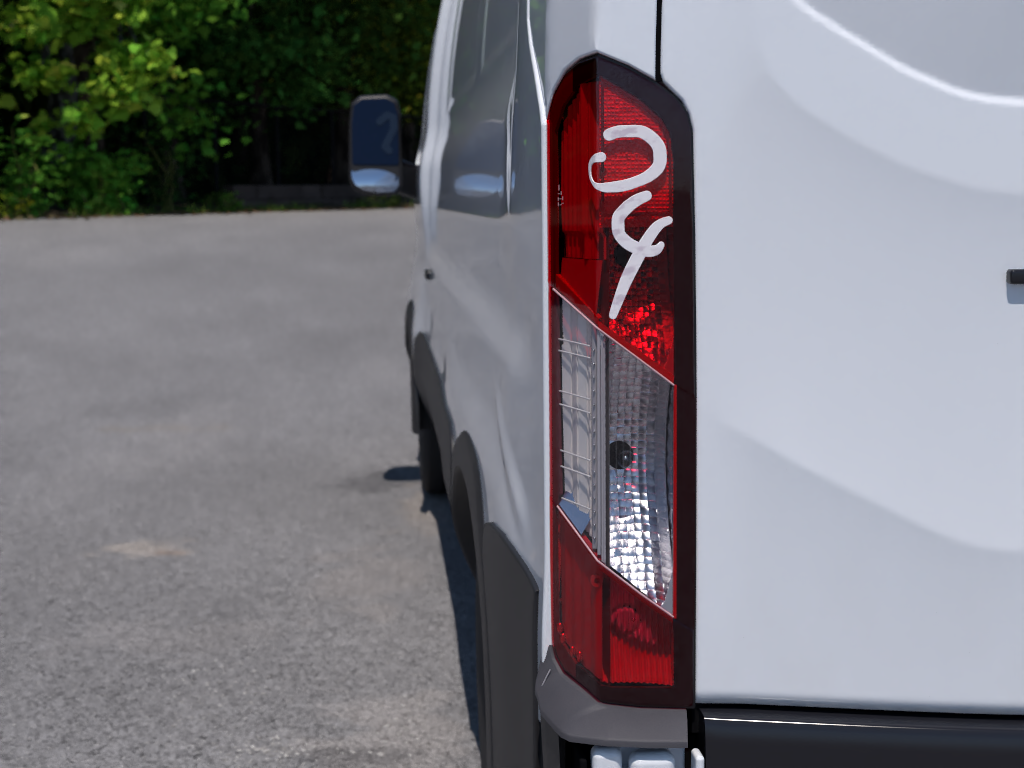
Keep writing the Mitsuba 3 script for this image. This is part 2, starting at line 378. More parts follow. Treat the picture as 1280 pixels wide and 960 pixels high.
add('cargo_van__underbody', cat(rbox(XC, 4.3, .40, 1.5, 5.2, .16, .03), rbox(XC, 2.1, .62, 1.70, .85, .30, .03), rbox(XC, 4.4, .58, 1.78, 1.9, .28, .03)), VOID)

# ------------------------------------------------------------------ van: corner pillar above the lamp
OUT = [(.0003, 1.3382), (.0338, 1.325), (.065, 1.3077), (.0845, 1.2928), (.0956, 1.2779), (.1007, 1.2588), (.1038, 1.1459), (.1063, .9749), (.1063, .7994), (.1062, .6336), (.0465, .6379), (.0128, .643),
       (-.0314, .6527), (-.0732, .6596), (-.0902, .672), (-.0987, .6886), (-.1009, .7819), (-.1022, 1.056), (-.103, 1.2329), (-.1024, 1.2747), (-.0869, 1.3032), (-.0637, 1.3238), (-.0349, 1.3343)]
lamp_poly = Polygon(OUT)
lamp_in = round_poly(OUT, .006)
pill = Polygon([(-.1024, 1.277), (-.0869, 1.3062), (-.0637, 1.3268), (-.0349, 1.3373), (.0003, 1.3415), (.0338, 1.3282), (.0628, 1.3122), (.0630, 2.10), (-.275, 2.10), (-.275, 1.45), (-.262, 1.40), (-.225, 1.372), (-.165, 1.333), (-.115, 1.295)])
pillar_mesh = patch(pill.buffer(0), .012, corner, rim=.003, skirt=.02, bres=.0015, res_v=.02)
add('cargo_van__corner_pillar', pillar_mesh, WHITE, 40)
add('cargo_van__corner_pillar_001', mirrored(pillar_mesh), WHITE, 40)
# dark seals behind the gaps
add('cargo_van__door_seal', cat(patch(box(.03, 1.312, .118, 2.08), .02, lambda s, z, d: corner(s, z, d - .014), res_v=.04), patch(box(.1066, .60, .118, 1.312), .005, lambda s, z, d: corner(s, z, d - .014), res_v=.04)), VOID)
jamb = patch(box(-.14, .60, -.101, 1.40), .01, lambda s, z, d: corner(s, z, d - .013), res_v=.04)
add('cargo_van__lamp_seal', jamb, BLACK)

# ------------------------------------------------------------------ van: rear doors
def door_y0(x):
    return 1.6 - .11 * (1 - ((XC - x) / .865) ** 2)
C1 = np.array([(.405, 1.55), (.407, 1.47), (.4145, 1.415), (.4285, 1.3954), (.4405, 1.3831), (.4804, 1.3563), (.5443, 1.3164), (.6001, 1.2912), (.6319, 1.2843), (.67, 1.2810), (XC + .01, 1.279)])
C2 = np.array([(.386, 1.60), (.387, 1.45), (.3888, 1.4006), (.3972, 1.3518), (.4135, 1.3108), (.4418, 1.2825), (.49, 1.2506), (.5463, 1.2204), (.6025, 1.2001), (.6385, 1.1924), (.6700, 1.1903), (XC + .01, 1.189)])
C3 = np.array([(.325, .9755), (.3407, .9664), (.3887, .9393), (.4466, .9054), (.5127, .8716), (.5706, .8428), (.6121, .8241), (.6451, .8165), (.68, .8150), (XC + .01, .814)])
def smooth_line(c, n=400, w=25):
    L = np.r_[0, np.cumsum(np.linalg.norm(np.diff(c, axis=0), axis=1))]
    q = np.linspace(0, L[-1], n)
    p = np.stack([np.interp(q, L, c[:, i]) for i in (0, 1)], 1)
    k = np.hanning(w); k /= k.sum()
    h = w // 2
    pp = np.vstack([2 * p[0] - p[h:0:-1], p, 2 * p[-1] - p[-2:-h - 2:-1]])
    return np.stack([np.convolve(pp[:, i], k, 'valid') for i in (0, 1)], 1)
def region(c, zt):
    p = smooth_line(c)
    return Polygon(np.vstack([p, [(XC + .01, zt), (p[0, 0], zt)]])).buffer(0)
WIN, FRM = region(C1, 2.00), region(C2, 2.05)
L3 = smooth_line(C3)
for g in (WIN, FRM):
    shapely.prepare(g)
def sdist(poly, x, z):
    p = shapely.points(x, z)
    d = shapely.distance(poly.exterior, p)
    return np.where(shapely.contains_xy(poly, x, z), -d, d)
def door_relief(x, z):
    x = np.minimum(x, 2 * XC - x)
    h = np.zeros_like(x)
    d1 = sdist(WIN, x, z)
    h = h - .0038 * (1 - sstep(-.0050, .0, d1))
    h = h + .17 * np.clip(-d1 - .006, 0, .10)
    d2 = np.maximum(0, sdist(FRM, x, z))
    fade2 = sstep(.335, .40, x)
    h = h - .0088 * (1 - np.exp(-d2 / .085)) * (.35 + .65 * fade2)
    z3 = np.interp(x, L3[:, 0], L3[:, 1])
    dz = z - z3
    cusp = np.where(dz > 0, np.exp(-dz / .13), np.exp(dz / .11))
    cusp = cusp - .25 * np.exp(-(dz / .004) ** 2) * 0
    h = h + .0088 * cusp * sstep(.325, .43, x)
    return h
ZB = .6320
def door_fn(x, z, d):
    xm = np.minimum(x, 2 * XC - x)
    y = door_y0(xm) - door_relief(x, z) - d
    y = y + .020 * (1 - np.sqrt(np.clip(1 - np.clip((ZB + .020 - z) / .0205, 0, 1) ** 2, 0, 1)))
    sh = tumble(z) * (XC - x) / (XC - .34)
    return np.stack([x + sh, y, z - .0060 * sstep(.34, .80, xm) * sstep(.80, .66, z)], -1)
edge = [(.3018, 2.09), (.3018, 1.3951), (.3020, 1.3200), (.3050, 1.3110), (.3133, 1.3024), (.3240, 1.2915), (.3310, 1.2770), (.3350, 1.2600), (.3374, 1.1459), (.3392, .9751), (.3402, .7997), (.3405, ZB)]
dpoly = Polygon(edge + [(XC - .003, ZB), (XC - .003, 2.09)])
door_mesh = patch(dpoly, .0040, door_fn, rim=.0035, skirt=.03, bres=.0015, res_v=.0036)
add('cargo_van__rear_door', door_mesh, WHITE, True)
dm = patch(dpoly, .02, door_fn, rim=.0035, skirt=.03, bres=.006, res_v=.015)
add('cargo_van__rear_door_001', mirrored(dm), WHITE, True)
hs = manifold3d.Manifold.sphere(.0035, 10)
hm = []
hxs = np.linspace(.6565, .92, 9)
for xa, xb in zip(hxs[:-1], hxs[1:]):
    hm.append(manifold3d.Manifold.batch_hull([hs.translate([x_, float(door_y0(x_)) - .0035 + o, 1.106 + e]) for x_ in (xa, xb) for o in (0, .008) for e in (-.0042, .0042)]))
add('cargo_van__rear_door__handle', man(manifold3d.Manifold.batch_boolean(hm, manifold3d.OpType.Add)), GLOSSBLACK, 40, label='black bar handle')
add('cargo_van__door_sill', rbox(XC, 1.70, .620, 1.74, .16, .05, .01), VOID)

# ------------------------------------------------------------------ van: tail lamp
LP = 'cargo_van__tail_light'
def lamp(d0):
    return lambda s, z, d: corner(s, z, d + d0)
TOPP = [(.0019, 1.3194), (.0144, 1.3128), (.0464, 1.2938), (.0701, 1.2731), (.0786, 1.259), (.0821, 1.2299), (.0833, 1.1209), (.0837, 1.0014), (-.0012, 1.0645), (-.0862, 1.1075), (-.0885, 1.1891), (-.0875, 1.2628), (-.0706, 1.2904), (-.0415, 1.3098)]
CLR = [(-.0862, 1.0908), (-.0013, 1.0551), (.0828, .9911), (.0829, .8884), (.0829, .7377), (.0465, .7649), (-.0029, .8049), (-.0811, .8485), (-.0847, .9677)]
LOWP = [(-.0925, .8464), (-.0029, .7969), (.0465, .7568), (.0836, .7296), (.0865, .6560), (.0155, .6590), (-.0511, .6730), (-.0797, .6900), (-.0897, .7097)]
clear_poly = Polygon(CLR)
split = Polygon([(-.2, 1.13), (-.0862, 1.0915), (-.0013, 1.0558), (.0828, .9918), (.2, .92), (.2, .66), (.0828, .7370), (.0465, .7642), (-.0029, .8042), (-.0811, .8478), (-.2, .915)])
above = lamp_poly.difference(split.union(box(-.3, .4, .3, .80)))
above = max(getattr(above, 'geoms', [above]), key=lambda g: g.area)
below = lamp_poly.difference(split.union(box(-.3, .90, .3, 1.5)))
below = max(getattr(below, 'geoms', [below]), key=lambda g: g.area)
# outer skins
add(LP + '__red_lens', patch(above.intersection(lamp_in).buffer(-.0002), .004, lamp(.0), rim=.003, bres=.002, res_v=.012), REDLENS, True, label='upper red lens')
add(LP + '__red_lens_001', patch(below.intersection(lamp_in).buffer(-.0002), .004, lamp(.0), rim=.003, bres=.002, res_v=.012), REDLENS, True, label='lower red lens')
add(LP + '__clear_lens', patch(clear_poly, .004, lamp(.0), bres=.002, res_v=.012), CLEARLENS, True, label='clear lens between the red ones')
# side posts of the lens either side of the clear part
midring = lamp_in.intersection(split).difference(clear_poly.buffer(.0004))
posts = [g for g in getattr(midring, 'geoms', [midring]) if g.area > 2e-5]
for i, g in enumerate(posts):
    add(LP + '__lens_post' + ('' if i == 0 else '_%03d' % i), patch(g, .003, lamp(-.0003), bres=.002, res_v=.010), REDLENS, True)
# dark bezel just behind the lens, all round
inner_open = Polygon(TOPP).union(Polygon(LOWP)).union(clear_poly).union(Polygon([(-.0862, 1.1), (-.0862, 1.12), (.0837, 1.01), (.0837, .98)])).union(Polygon([(-.085, .84), (-.085, .86), (.0832, .745), (.0832, .722)]))
inner_open = inner_open.buffer(.002).buffer(-.002)
bez = lamp_poly.buffer(-.001).difference(inner_open)
bez = max(getattr(bez, 'geoms', [bez]), key=lambda g: g.area)
bezr, bezl = bez.intersection(box(-.05, .6, .2, 1.5)), bez.intersection(box(-.2, .6, -.05, 1.5))
add(LP + '__bezel', patch(max(getattr(bezr, 'geoms', [bezr]), key=lambda g: g.area), .004, lamp(-.0035), skirt=.004, bres=.002, res_v=.01), MAROON, 30, label='dark maroon border')
bl = [g for g in getattr(bezl, 'geoms', [bezl]) if g.area > 1e-5]
add(LP + '__bezel_001', cat(*[patch(g, .003, lamp(-.0035), skirt=.004, bres=.002, res_v=.01) for g in bl]), MAROON2, 30)
# black gasket round the lamp
gask = lamp_poly.buffer(.0022).difference(lamp_poly.buffer(-.0008))
add(LP + '__gasket', patch(gask, .004, lamp(-.004), skirt=.01, bres=.002), BLACK)
# housing behind everything
add(LP + '__housing', cat(patch(lamp_poly.intersection(box(.004, .6, .2, 1.4)), .01, lamp(-.092), bres=.006),
                          patch(lamp_poly.intersection(box(-.2, .6, -.006, 1.4)), .01, lamp(-.020), bres=.006)), DARKIN)

def sheet(poly, res, dfn, key, mat, smooth=True, label=None, res_v=None, bres=None):
    add(key, patch(poly, res, lambda s, z, d: corner(s, z, dfn(s, z)), bres=bres or res, res_v=res_v), mat, smooth, label=label)
rightbox, leftbox = box(.0045, .5, .3, 1.5), box(-.3, .5, -.0065, 1.5)
top_r, top_l = Polygon(TOPP).intersection(rightbox), Polygon(TOPP).intersection(leftbox)
# upper right: reflex block with rows of small pyramids, above the brake lamp bowl
def reflex_d(s, z):
    u, v = np.abs((s / .0042) % 1 - .5) * 2, np.abs((z / .0042) % 1 - .5) * 2
    g = meshkit.noise(np.stack([np.floor(s / .0042), np.floor(z / .0042), 0 * s], -1))
    row = np.exp(-((z - 1.2365) / .0012) ** 2) * np.exp(-(((s - .0165) % .011 - .0055) / .0014) ** 2)
    return -.0085 + .0016 * np.maximum(u, v) * (.5 + .9 * g) + .003 * row - .004 * sstep(1.19, 1.17, z)
rz = 1.160
sheet(top_r.intersection(box(0, rz, .3, 1.5)), .0009, reflex_d, LP + '__reflex_block', REFLEX, False, 'finely patterned block behind the red lens')
frame = top_r.intersection(box(0, 1.17, .3, 1.5)).buffer(-.0015)
frame = frame.difference(frame.buffer(-.003))
add(LP + '__reflex_frame', patch(frame, .003, lamp(-.0045), skirt=.004, bres=.002), DARKIN)
def cells(s, z, cs, cz, seed):
    i, j = np.floor(s / cs), np.floor(z / cz)
    u, v = s / cs - i - .5, z / cz - j - .5
    a = meshkit.noise(np.stack([i, j, 0 * s], -1), seed) - .5
    b = meshkit.noise(np.stack([i, j, 0 * s + 7], -1), seed) - .5
    return u, v, a, b
def bowl(sc, zc, ks, kz, d0, cs, cz, amp, tilt, seed, rim=-.005):
    def f(s, z):
        u, v, a, b = cells(s, z, cs, cz, seed)
        si, zi = (np.floor(s / cs) + .5) * cs, (np.floor(z / cz) + .5) * cz
        w_ = .07
        q = np.sqrt(1 + ((zi - zc) / w_) ** 2)
        base = d0 + .5 * ks * (si - sc) ** 2 + kz * w_ * w_ * (q - 1) + ks * (si - sc) * (s - si) + kz * (zi - zc) / q * (z - zi)
        e4 = .030 * (np.abs(si - sc) / .0405) ** 4
        base = base + e4 + 4 * e4 / (np.abs(si - sc) + 1e-6) * np.sign(si - sc) * (s - si)
        d = base - amp * (u * u + v * v) * 2 + tilt * (a * u * cs + b * v * cz)
        return np.minimum(d, rim)
    return f
brake_poly = top_r.intersection(box(0, .98, .3, rz))
sheet(brake_poly, .0008, bowl(.044, 1.150, 9, 11.0, -.082, .0058, .0062, .0007, .8, 3), LP + '__reflector', CHROME, False, 'faceted reflector of the brake lamp')
clr_r, clr_l = clear_poly.intersection(rightbox.buffer(0)), clear_poly.intersection(leftbox)
sheet(clr_r, .0008, bowl(.0425, .905, 9.5, 10.5, -.088, .0082, .0082, .0011, .45, 5, -.0038), LP + '__reflector_001', CHROME, False, 'faceted reflector of the reversing lamp')
low_r, low_l = Polygon(LOWP).intersection(rightbox), Polygon(LOWP).intersection(leftbox)
def low_d(s, z):
    d = -.040 + .5 * 9 * (s - .040) ** 2 + .5 * 9 * (z - .722) ** 2
    return np.minimum(d + .0024 * np.cos(s / .0064 * 2 * np.pi) - .004 * np.exp(-((np.hypot(s - .036, z - .722) - .017) / .0025) ** 2), -.006)
sheet(low_r, .0009, low_d, LP + '__reflector_002', GREYIN, True, 'fluted reflector of the lower lamp')
# upper left: vertical ribs
def ribs_d(s, z):
    d = -.0125 + .003 * sstep(-.050, -.047, s) * (1 - sstep(-.030, -.028, s)) + .004 * sstep(-.041, -.0395, s) * (1 - sstep(-.0335, -.032, s))
    d = d - .005 * sstep(-.027, -.026, s) * (1 - sstep(-.0125, -.0115, s)) + .0012 * np.cos(s / .009 * 2 * np.pi)
    return d - .004 * (1 - sstep(1.150, 1.156, z))
sheet(top_l.intersection(box(-.3, 1.126, 0, 1.5)), .0012, ribs_d, LP + '__ribbed_panel', GREYIN, 30, 'vertical ribs behind the red lens', res_v=.004)
wedge = top_l.intersection(box(-.3, 1.0, 0, 1.1255))
sheet(wedge, .002, lambda s, z: -.012 + .45 * (1.126 - z) * .3, LP + '__wedge_panel', GREYIN, True)
# clear left: strips crossed by thin bars
def strips_d(s, z):
    k = np.floor((s + .0866) / .0165)
    u = (s + .0866) / .0165 - k - .5
    return -.011 + .0016 * u * ((k % 2) * 2 - 1) * 2 - .0040 * (np.abs(u) > .43) - .006 * ((s > -.0315) & (s < -.0275))
sheet(clr_l, .0011, strips_d, LP + '__strip_panel', SATIN, False, 'satin strips behind the clear lens', res_v=.005)
def bar(sa, za, sb, zb, d, r, n=14):
    t = np.linspace(0, 1, n)
    return tube(corner(sa + (sb - sa) * t, za + (zb - za) * t, d), r, 6)
nb = 0
for zb in (1.043, 1.030, .985, .970, .918, .900, .864):
    a = clear_poly.intersection(LineString([(-.3, zb + .002), (-.022, zb - .010)]))
    if a.is_empty or a.length < .01:
        continue
    c = np.array(a.coords)
    add(LP + '__cross_bar' + ('' if nb == 0 else '_%03d' % nb), bar(c[0, 0], c[0, 1], c[-1, 0], c[-1, 1], -.0060, .0011), PALE, True); nb += 1
# upright between the two halves of the clear part, with its row of studs
up = [bar(-.0125, .813, -.0125, 1.056, -.006, .0040, 8), bar(-.0025, .808, -.0025, 1.052, -.004, .0022, 8), bar(.006, .80, .006, 1.046, -.0045, .0013, 8)]
up.append(patch(clear_poly.intersection(box(.0046, .5, .0105, 1.5)).buffer(-.0004), .002, lamp(-.0068), skirt=.004, bres=.002, res_v=.01))
add(LP + '__upright', cat(*up), GREYIN, True, label='pale uprights across the clear lens')
studs = [trimesh.creation.icosphere(subdivisions=1, radius=.0014) for _ in range(15)]
for m, zz in zip(studs, np.linspace(.825, 1.03, 15)):
    m.apply_translation(corner(np.array(-.0085), np.array(zz), -.002))
add(LP + '__stud_row', cat(*studs), CHROME, True)
# fine vertical ribs of the clear optic
for i, s_ in enumerate(np.arange(.0135, .079, .0076)):
    a = clear_poly.intersection(LineString([(s_, .7), (s_, 1.1)]))
    c = np.array(a.coords)
    add(LP + '__lens_rib' + ('' if i == 0 else '_%03d' % i), bar(s_, min(c[:, 1]) + .004, s_, max(c[:, 1]) - .004, -.0022, .0007, 4), GLASS, True)
# side walls that close the right edge of the reflectors
for i, (za, zb) in enumerate([(.742, .988), (.660, .728), (1.004, 1.158)]):
    zz = np.linspace(za, zb, 26)
    zig = .0012 * (np.arange(26) % 2)
    add(LP + '__reflector_wall' + ('' if i == 0 else '_%03d' % i), loft([corner(np.full(26, .0838) + zig, zz, np.full(26, d_)) for d_ in (-.0045, -.02, -.045, -.088)]), CHROME if i != 1 else GREYIN, False)
# bulbs and sockets
def lampbulb(i, s_, z_, deep):
    sk = trimesh.creation.cylinder(radius=.0150, height=.012, sections=28); sk.apply_transform(trimesh.transformations.rotation_matrix(math.pi / 2, [1, 0, 0]))
    sk.apply_translation(corner(np.array(s_), np.array(z_), -deep) + [0, 0.0, 0])
    tail = '' if i == 0 else '_%03d' % i
    add(LP + '__socket' + tail, sk, VOID, 40)
    b = trimesh.creation.revolve(np.array([(0, 0), (.0055, 0), (.0062, .004), (.0088, .011), (.0100, .018), (.0088, .0245), (.0052, .029), (0, .0305)]), sections=24)
    b.apply_transform(trimesh.transformations.rotation_matrix(math.pi / 2, [1, 0, 0]))
    b.apply_translation(corner(np.array(s_ + .004), np.array(z_ - .001), -deep + .004))
    add(LP + '__bulb' + tail, b, GLASS, True)
    core = cat(*[trimesh.creation.icosphere(subdivisions=1, radius=.0022) for _ in range(1)])
    core.apply_translation(corner(np.array(s_ + .004), np.array(z_), -deep + .018))
    add(LP + '__filament' + tail, core, CHROME, True)
lampbulb(0, .030, .910, .042)
lampbulb(1, .040, 1.130, .042)
lampbulb(2, .040, .726, .050)
# lower left: plain red panel with a small boss
sheet(low_l, .002, lambda s, z: -.010 + .0006 * np.cos(s / .02 * 6.28), LP + '__plain_panel', GREYIN, True, 'plain panel behind the lower red lens')
bo = trimesh.creation.annulus(r_min=.003, r_max=.0068, height=.006, sections=24)
bo.apply_transform(trimesh.transformations.rotation_matrix(math.pi / 2, [1, 0, 0])); bo.apply_translation(corner(np.array(-.0150), np.array(.776), -.0085))
add(LP + '__boss', bo, GREYIN, 40)
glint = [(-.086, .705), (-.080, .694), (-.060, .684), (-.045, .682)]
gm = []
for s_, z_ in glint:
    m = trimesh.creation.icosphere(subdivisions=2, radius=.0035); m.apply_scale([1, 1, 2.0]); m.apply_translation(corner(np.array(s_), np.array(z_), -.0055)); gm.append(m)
add(LP + '__corner_glint', cat(*gm), CHROME, True)  # chrome beads added to make the glints in this corner
# welded seams between the colours
def seamline(pts, d, r):
    L = LineString(pts)
    q = np.array([L.interpolate(t, normalized=True).coords[0] for t in np.linspace(0, 1, 50)])
    return tube(corner(q[:, 0], q[:, 1], d), r, 8)
add(LP + '__weld_line', seamline([(-.0865, 1.0915), (-.0013, 1.0556), (.0828, .9916)], .0004, .0013), PINKEDGE, True, label='pale weld line above the clear lens')
add(LP + '__weld_line_001', seamline([(-.0811, .8480), (-.0029, .8042), (.0465, .7642), (.0829, .7370)], .0004, .0013), PINKEDGE, True, label='pale weld line below the clear lens')
band = Polygon([(.0837, 1.0014), (-.0012, 1.0645), (-.0862, 1.1075), (-.0863, 1.0925), (-.0013, 1.0568), (.0832, .9925)])
add(LP + '__red_band', patch(band, .003, lamp(-.003), skirt=.006, bres=.002), REDSOLID, 30, label='solid red band above the clear lens')
band2 = Polygon([(-.0830, .8470), (-.0029, .8033), (.0465, .7632), (.0829, .7362), (.0832, .7290), (.0465, .7560), (-.0029, .7960), (-.0830, .8395)])
add(LP + '__red_band_001', patch(band2, .003, lamp(-.003), skirt=.006, bres=.002), REDSOLID, 30, label='solid red band below the clear lens')
rim_r = Polygon([(.0829, .992), (.0862, .992), (.0866, .735), (.0829, .735)])
add(LP + '__red_edge', patch(rim_r, .003, lamp(-.001), skirt=.004, bres=.003, res_v=.02), REDSOLID, 30)
tq = np.linspace(0, 1, 12)
tr0 = corner(-.0805 + .046 * tq, .8500 - .0262 * tq, -.0018)
tr1 = corner(-.0805 + .050 * tq, .8500 - .0262 * tq + .021, -.0145)
add(LP + '__tray', loft([tr0, tr0 + (tr1 - tr0) * .5, tr1]), CHROME, True)
# small approval mark moulded in the lens: three rows of raised ticks
tk = []
for k, (s_, z_, w_, h_) in enumerate([(-.0735, 1.2025, .001, .006), (-.0735, 1.196, .0035, .001), (-.0690, 1.1965, .001, .004), (-.0748, 1.190, .001, .004), (-.0705, 1.1905, .003, .001), (-.0660, 1.191, .001, .004), (-.0748, 1.1845, .001, .004), (-.0700, 1.184, .003, .001), (-.0660, 1.1855, .003, .001)]):
    m = trimesh.creation.box([w_, .0006, h_]); c = corner(np.array(s_), np.array(z_), .0003)
    m.apply_transform(trimesh.transformations.rotation_matrix(math.radians(-65), [0, 0, 1])); m.apply_translation(c); tk.append(m)
add(LP + '__approval_mark', cat(*tk), PINKEDGE, False, label='tiny pale approval mark moulded in the lens')
# hand-drawn marker strokes
def stroke(key, pts, widths, lab):
    pts = np.array(pts, float)
    t = np.r_[0, np.cumsum(np.linalg.norm(np.diff(pts, axis=0), axis=1))]
    from scipy.interpolate import CubicSpline, PchipInterpolator
    q = np.linspace(0, t[-1], 90)
    c = np.stack([PchipInterpolator(t, pts[:, i])(q) for i in (0, 1)], 1)
    k = np.hanning(9); k /= k.sum()
    cc = np.pad(c, ((4, 4), (0, 0)), mode='edge'); c2 = np.stack([np.convolve(cc[:, i], k, 'valid') for i in (0, 1)], 1)
    w = 1.2 * np.interp(np.linspace(0, 1, 90), np.linspace(0, 1, len(widths)), widths) * (1 + .10 * (meshkit.fbm(np.c_[np.arange(90) * .13, np.zeros(90), np.zeros(90)]) - .5))
    geo = shapely.union_all([LineString(c2[i:i + 2]).buffer((w[i] + w[i + 1]) / 4, quad_segs=6) for i in range(89)]).buffer(.0002)
    geo = geo.simplify(.00015)
    def f(s, z, d):
        return corner(s, z, .0011 + d)
    add(key, patch(geo, .0016, f, rim=.0005, skirt=.0006, bres=.0012), PAINT, True, label=lab)
stroke(LP + '__marker_stroke', [(.0125, 1.2560), (.0253, 1.2600), (.0440, 1.2602), (.0590, 1.2525), (.0672, 1.2400), (.0676, 1.2270), (.0600, 1.2165), (.0464, 1.2090), (.0252, 1.2030), (.0080, 1.2018), (-.0050, 1.2065), (-.0115, 1.2165), (-.0112, 1.2255), (-.0035, 1.2320), (.0068, 1.2335)],
       [.0105, .0105, .0105, .0110, .0115, .0115, .0110, .0100, .0095, .0095, .0080, .0030, .0026, .0050, .0085], 'white hand-drawn marker zero')
stroke(LP + '__marker_stroke_001', [(.0540, 1.1930), (.0422, 1.1880), (.0300, 1.1785), (.0228, 1.1680), (.0232, 1.1560), (.0305, 1.1455), (.0422, 1.1385), (.0567, 1.1345), (.0640, 1.1360), (.0690, 1.1420)],
       [.0090, .0105, .0110, .0110, .0110, .0105, .0105, .0105, .0095, .0055], 'white marker curve of the four')
stroke(LP + '__marker_stroke_002', [(.0775, 1.1670), (.0690, 1.1640), (.0567, 1.1508), (.0464, 1.1332), (.0336, 1.1089), (.0233, 1.0837), (.0172, 1.0670)],
       [.0070, .0100, .0110, .0115, .0105, .0090, .0070], 'white marker downstroke of the four')

# ------------------------------------------------------------------ van: bumper
def corner3(s, z, d):
    return corner(np.asarray(s, float), np.asarray(z, float), np.asarray(d, float))
inner = np.array([(-.1035, .697), (-.1010, .6880), (-.0925, .6705), (-.0745, .6575), (-.0314, .6505), (.0128, .6408), (.0465, .6357), (.0980, .6325)])
outer = np.array([(-.1052, .694, .003), (-.1040, .655, .012), (-.0995, .634, .018), (-.0800, .618, .024), (-.0314, .6165, .036), (.0050, .6185, .046), (.0465, .6165, .050), (.0900, .6150, .050)])
def up_res(a, n=60):
    L = np.r_[0, np.cumsum(np.linalg.norm(np.diff(a[:, :2], axis=0), axis=1))]; L /= L[-1]
    q = np.linspace(0, 1, n)
    return np.stack([np.interp(q, L, a[:, i]) for i in range(a.shape[1])], 1)
I, O = up_res(inner), up_res(outer)
rows = []
I0 = corner3(I[:, 0], I[:, 1], np.full(60, -.012)); I1 = corner3(I[:, 0], I[:, 1] - .002, np.full(60, .001))
O1 = corner3(O[:, 0], O[:, 1], O[:, 2])
rows = [I0, I1]
for t in (.1, .3, .5, .7, .88, .95):
    rows.append(I1 + (O1 - I1) * t + np.array([0, 0, .0035]) * math.sin(math.pi * t))
for t, dd, dz in ((1, 0, 0), (1, .0012, -.002), (1, .0012, -.0075)):
    rows.append(corner3(O[:, 0], O[:, 1] + dz, O[:, 2] + dd))
O2 = corner3(O[:, 0], O[:, 1] - .0095, O[:, 2] - .045)
rows.append(O2)
led = loft(rows)
endcap = trimesh.Trimesh(np.array([r[-1] for r in rows] + [rows[0][-1] + [0.006, .04, -.06]]), [[i, i + 1, len(rows)] for i in range(len(rows) - 1)], process=False)
add('cargo_van__bumper_corner', cat(led, endcap), BUMP, 35, label='grey plastic bumper step under the tail light')
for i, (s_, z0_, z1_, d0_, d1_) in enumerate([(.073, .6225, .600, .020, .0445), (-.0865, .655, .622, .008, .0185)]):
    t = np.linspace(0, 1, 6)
    add('cargo_van__bumper_corner__moulding_line' + ('' if i == 0 else '_%03d' % i), tube(corner3(s_ + t * (-.004 if i == 0 else -.012), z0_ + (z1_ - z0_) * t + .0035, d0_ + (d1_ - d0_) * t), .0008, 6), PINKEDGE if False else GREYIN, True)  # coloured paler than the bumper for the light these edges catch
# dark lower face of the corner: left part runs down, right part is an open pocket
lo = []
for zz in (0.0, .05, .12, .2, .28):
    lo.append(corner3(O[:, 0], O[:, 1] - .0085 - zz, O[:, 2] - .004 - .05 * zz))
m = len([k for k in range(60) if O[k, 0] < -.030])
add('cargo_van__bumper_side', loft([r[:m] for r in lo]), CLAD, 40, label='dark plastic lower bumper corner')
add('cargo_van__bumper_pocket', cat(rbox(.292, 1.64, .47, .16, .02, .24, .003), rbox(.212, 1.61, .47, .008, .08, .24, .003), rbox(.352, 1.68, .47, .012, .08, .26, .003)), VOID)
BR = 'cargo_van__bumper_bracket'
add(BR, rbox(.2375, 1.577, .5620, .033, .03, .082, .010, 24), WHITE, True, label='white rounded bracket in the pocket under the bumper step')
add(BR + '_001', rbox(.2860, 1.570, .5530, .050, .03, .090, .012, 24), WHITE, True, label='wider white bracket in the pocket under the bumper step')
add(BR + '_002', rbox(.3370, 1.572, .5480, .010, .03, .090, .0045, 20), WHITE, True, label='narrow white upright in the pocket beside the bumper gap')
add(BR + '_003', cat(rbox(.279, 1.603, .545, .100, .012, .125, .005), rbox(.2615, 1.584, .560, .014, .02, .03, .005)), WHITE, 40)
# centre bumper
def cb(x, z, d):
    return np.stack([x, door_y0(np.minimum(x, 2 * XC - x)) - .012 - d, z], -1)
rows = []
xx = np.linspace(.3465, XC, 60)
ztopb = .6290 - .0060 * sstep(.34, .80, xx)
for dz, dd in ((-.004, -.09), (-.0005, -.03), (0, -.004), (-.001, .000), (-.0035, .003), (-.010, .006), (-.03, .010), (-.12, .014), (-.30, .006)):
    rows.append(cb(xx, ztopb + dz, np.full(60, dd)))
cbm = loft(rows)
ec = trimesh.Trimesh(np.array([r[0] for r in rows] + [rows[0][0] + [0, 0, -.2]]), [[i, i + 1, len(rows)] for i in range(len(rows) - 1)], process=False)
cbm = cat(cbm, ec)
add('cargo_van__rear_bumper', cat(cbm, mirrored(cbm)), GLOSSBLACK, 35, label='black centre bumper under the rear doors')

# ------------------------------------------------------------------ van: side cladding, arches, wheels
def clad_fn3(off):
    return lambda y, z, d: np.stack([side_x(y, z) - off - d + tuck(z), y, z], -1)
R1 = .405
arcR = list(zip(*arch_line(WR, .53, .41, np.linspace(math.pi - .75, math.pi, 24))))
quarter = Polygon([(1.560, .737), (1.70, .737), (1.82, .747), (1.90, .751), (1.98, .750), (2.10, .738), (2.17, .722)] + arcR + [(2.07, .26), (1.66, .26), (1.60, .40)]).buffer(0)
def quarter_fn(y, z, d):
    w = 1 - sstep(1.58, 1.75, y)
    return np.stack([side_x(np.maximum(y, 1.69), np.maximum(z, .4)) - .007 - d + .02 * w * w, y + .09 * w * 0 + .13 * w, z], -1)
qm = patch(quarter, .03, quarter_fn, rim=.004, skirt=.012, bres=.012)
add('cargo_van__quarter_cladding', qm, CLAD, 40, label='dark grey plastic cladding behind the rear wheel')
sill = Polygon([(3.08, .66), (3.12, .70), (3.20, .715), (5.35, .712), (5.45, .68), (5.50, .58), (5.53, .37), (3.12, .37)])
